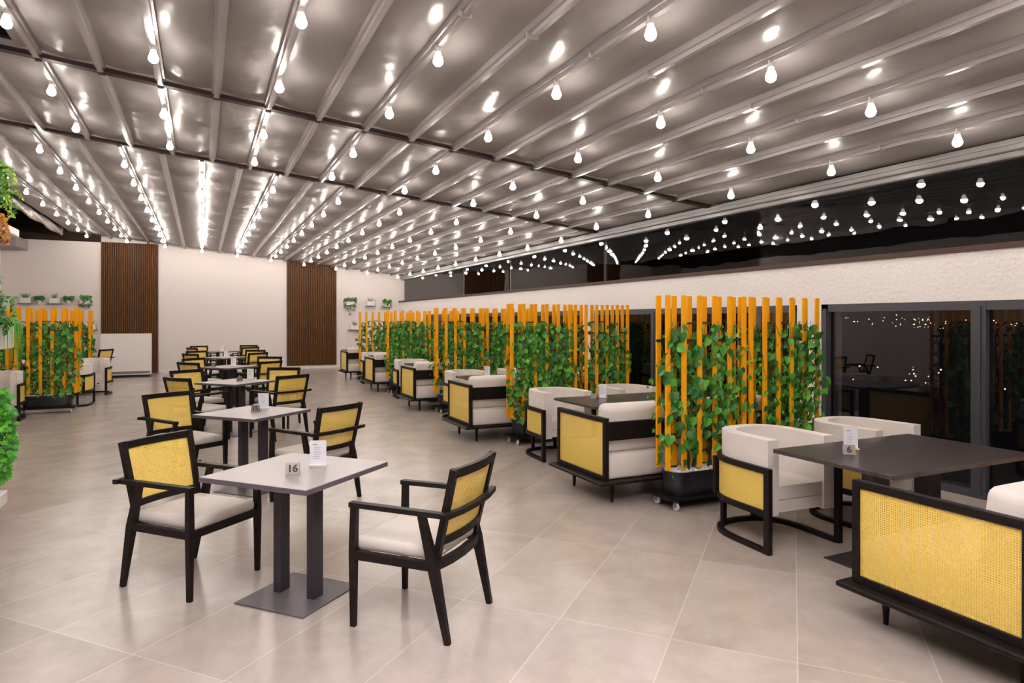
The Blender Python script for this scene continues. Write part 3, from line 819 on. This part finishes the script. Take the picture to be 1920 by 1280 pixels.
# ------------------------------------------------------------------ wall shelves with plants on the far wall
def tuft(r, n, L, Wd, rad, down, mb, c=(0, 0, 0), shape='heart'):
    for _ in range(n):
        a = r.uniform(0, 2 * pi); q = r.random() ** .5
        p = Vector(c) + Vector((cos(a) * rad * q, sin(a) * rad * q * .7, r.uniform(-.3, 1) * rad * .7 - (down * r.random() if r.random() < .35 else 0)))
        leaf(mb.bm, p, Vector((cos(a), sin(a), r.uniform(-1, .6))), Vector((cos(a) * .4, -1, .5)), L * r.uniform(.7, 1.2), Wd * r.uniform(.7, 1.2), shape=shape)
def blades(r, n, L, mb, c, droop, wd=.008, spread=1):
    for _ in range(n):
        a = r.uniform(0, 2 * pi); l = L * r.uniform(.6, 1.1); p = Vector(c) + Vector((r.uniform(-.06, .06), r.uniform(-.03, .03), 0)); pts = []
        for k in range(6):
            u = k / 5; pts.append(p + Vector((cos(a) * l * .45 * u * spread, sin(a) * l * .35 * u, l * (u - droop * u * u * 1.6))))
        sd = Vector((-sin(a), cos(a), .2)) * wd
        for k in range(5):
            w0, w1 = 1 - k / 5.2, 1 - (k + 1) / 5.2
            vs = [mb.bm.verts.new(q) for q in (pts[k] - sd * w0, pts[k] + sd * w0, pts[k + 1] + sd * w1, pts[k + 1] - sd * w1)]
            mb.bm.faces.new(vs)
def shelf_planter(loc, w_, label, kind, seed):
    t = thing('shelf_planter', label, 'planter', loc, 0, 'white planters on the far wall')
    r = random.Random(seed)
    g = MB(); g.box((0, -.10, .0), (w_ + .10, .20, .012)); g.box((w_ / 2 + .04, -.19, .10), (.008, .008, .20)); g.box((w_ / 2 + .04, -.10, .20), (.008, .19, .008)); g.build('wire_shelf', M['frame'], t)
    g = MB(); g.box((0, -.10, .085), (w_, .15, .155), .004); g.build('pot', M['sign_paint'], t)
    g = MB()
    if kind == 'trail':
        tuft(r, 90, .07, .06, .14, .5, g, (w_ * .25, -.14, .17)); tuft(r, 50, .06, .05, .09, .25, g, (-w_ * .4, -.14, .16))
        g.build('foliage', M['leaf'], t, recalc=False)
    elif kind == 'bush':
        tuft(r, 110, .07, .06, .13, .25, g, (w_ * .1, -.13, .18)); g.build('foliage', M['leaf'], t, recalc=False)
    else:
        blades(r, 26, .26, g, (0, -.10, .16), .25, .008, 1.2); g.build('foliage', M['leaf_grey'], t, recalc=False)
    return t
for x, z, w_, lb, kd in ((4.66, 2.15, .26, 'white wall planter with trailing leaves right of the walnut panel', 'trail'),
                         (5.38, 2.14, .24, 'white wall planter with pale spiky plant, middle of the upper right three', 'spike'),
                         (5.95, 2.10, .24, 'white wall planter with bushy leaves nearest the right corner', 'bush'),
                         (4.85, 1.30, .36, 'long white wall planter on the lower shelf right of the walnut panel', 'spike'),
                         (-4.60, 2.12, .26, 'white wall planter highest at far left, leftmost of three', 'spike'),
                         (-3.90, 2.12, .26, 'white wall planter with spiky plant, middle of the upper left three', 'spike'),
                         (-3.15, 2.10, .26, 'white wall planter with bushy leaves beside the left walnut panel', 'bush'),
                         (-3.00, 1.35, .24, 'white wall planter on the lower shelf beside the left walnut panel', 'spike')):
    shelf_planter((x, Y_F - .001, z), w_, lb, kd, int(abs(x * 100)))
for x, lb in ((-4.27, 'round dark-leaved bush beside the leftmost upper planter'), (-3.56, 'pale green bush beside the middle upper left planter')):
    t = thing('potted_bush', lb, 'plant', (x, Y_F - .001, 2.12), 0)
    g = MB(); g.lathe([(.045, .008), (.06, .11)], 14, (0, -.10, 0)); g.build('pot', M['sign_paint'], t, smooth=True)
    g = MB(); tuft(random.Random(int(-x * 50)), 130, .05, .045, .12, .05, g, (0, -.10, .14)); g.build('foliage', M['leaf'], t, recalc=False)

# ------------------------------------------------------------------ plant shelf column at the left edge of the photo
b = MB(); b.box((-1.85, 6.15, 2.0), (.40, .55, 4.0), .01); struct(b, 'trim_22', M['wall'])
def side_planter(z, h, ext, label, style, seed, depth=.20):
    t = thing('wall_planter', label, 'planter', (-1.65, 6.15, z), 0)
    r = random.Random(seed)
    g = MB(); g.box((ext / 2, 0, h / 2), (ext, .5, h), .006); g.build('box', M['sign_paint'], t)
    for st in style:
        kind, mt, n, x, y, z0, ln = st; g = MB()
        if kind == 'trail':
            for k in range(n):
                px, py = x + r.uniform(-.05, .05), y + r.uniform(-.16, .16); zz = z0
                end = z0 - ln * r.uniform(.55, 1); dx = r.uniform(-.01, .02)
                while zz > end:
                    a = r.uniform(0, 2 * pi); L = r.uniform(.026, .042)
                    leaf(g.bm, Vector((px, py, zz)), Vector((cos(a), sin(a), -.6)), Vector((cos(a), -1, .4)), L, L * .9)
                    zz -= r.uniform(.012, .022); px += dx * .2 + r.uniform(-.006, .006); py += r.uniform(-.006, .006)
        elif kind == 'ivy':
            for k in range(n):
                a = r.uniform(0, 2 * pi); q = r.random() ** .5; L = r.uniform(.035, .062)
                zc = z0 - ln * r.random(); wob = 1 - .5 * abs((zc - (z0 - ln / 2)) / (ln / 2)) ** 2
                p = Vector((x + cos(a) * .13 * q * wob, y + sin(a) * .2 * q, zc))
                leaf(g.bm, p, Vector((cos(a), sin(a), r.uniform(-1, .2))), Vector((cos(a) * .7, -1, .5)), L, L, .2, .1, 'ivy')
        else:
            for k in range(n):
                a = r.uniform(-1.2, 1.0); l = ln * r.uniform(.6, 1); p = Vector((x, y + r.uniform(-.1, .1), z0)); pts = []
                for q in range(7):
                    u = q / 6; pts.append(p + Vector((cos(a) * .12 * min(1, u * 2), sin(a) * .1 * min(1, u * 2), .10 * sin(min(1, u * 2.5) * pi / 2) - l * u * u)))
                sd = Vector((.3, .9, 0)) * .006
                for q in range(6):
                    w0, w1 = 1 - q / 6.3, 1 - (q + 1) / 6.3
                    g.bm.faces.new([g.bm.verts.new(v) for v in (pts[q] - sd * w0, pts[q] + sd * w0, pts[q + 1] + sd * w1, pts[q + 1] - sd * w1)])
        nm = {'trail': 'trailing_leaves', 'ivy': 'ivy_leaves', 'blade': 'grass_blades'}[kind]
        g.build(nm, M[mt], t, recalc=False)
    return t
side_planter(2.30, .06, .335, 'topmost white shelf planter at the left edge with lime and orange trailing vines',
             [('trail', 'leaf_lime', 9, .27, -.02, .52, .42), ('trail', 'leaf', 4, .32, -.12, .5, .40), ('trail', 'leaf_orange', 10, .30, -.25, .10, .20), ('trail', 'leaf_grey', 16, .21, -.25, -.02, .65)], 1)
side_planter(1.42, .19, .30, 'white planter box at the left edge with fern and drooping grass blades',
             [('trail', 'leaf', 8, .30, -.1, .40, .30), ('blade', 'leaf_bright', 60, .29, -.1, .18, .46), ('ivy', 'leaf_bright', 50, .22, -.1, .30, .16)], 2)
side_planter(.20, .10, .26, 'lowest white planter at the left edge with bright green ivy',
             [('ivy', 'leaf_bright', 520, .245, -.1, .92, .68), ('ivy', 'leaf', 200, .235, -.1, .90, .66)], 3)

# ------------------------------------------------------------------ night outside
g = MB(); r = random.Random(9)
cl = [(r.uniform(12, 88), r.uniform(-9, 2)) for _ in range(26)]
for k in range(420):
    band_ = r.random(); c0 = r.choice(cl)
    ang = radians(c0[0] + r.gauss(0, 1.1)); D = 160
    if band_ < .75: z = 1.64 + D * ((c0[1] + r.gauss(0, 3.0)) / 1230); s_ = r.uniform(.03, .11)
    else: D = 90; z = 1.64 - D * (r.uniform(75, 105) / 1230); s_ = r.uniform(.03, .09)
    g.ico((sin(ang) * D, cos(ang) * D, z), s_, 1)
M['city'] = mat('distant_street_light', (0, 0, 0), 1, emit=(1, .62, .30), estr=9)
tag(g.build('city_lights', M['city']), 'scattered orange city lights far off in the night beyond the windows', 'city lights', kind='stuff')
t = thing('screen_reflection_standin', 'small purple and white glow standing in for a screen reflected in the middle window', 'reflection stand-in', (60, 83, -2.9), radians(-36))  # added glow panels outside, standing in for a screen reflected in the glass
g = MB(); g.box((0, .1, 1.3), (2.3, .2, 2.6)); g.build('standin_backing', M['frame'], t)
g = MB(); g.box((0, -.02, 1.0), (2.1, .04, 1.5)); g.build('violet_reflection', mat('violet_reflection_glow', (0, 0, 0), 1, emit=(.35, .18, .75), estr=1.2), t)
g = MB(); g.box((0, -.02, 2.2), (2.1, .04, .5)); g.build('white_reflection', mat('white_reflection_glow', (0, 0, 0), 1, emit=(.9, .9, 1), estr=2.5), t)
g = MB(); g.box((0, .1, -1.5), (.3, .3, 3)); g.build('post', M['frame'], t)  # made-up support under the reflection stand-in
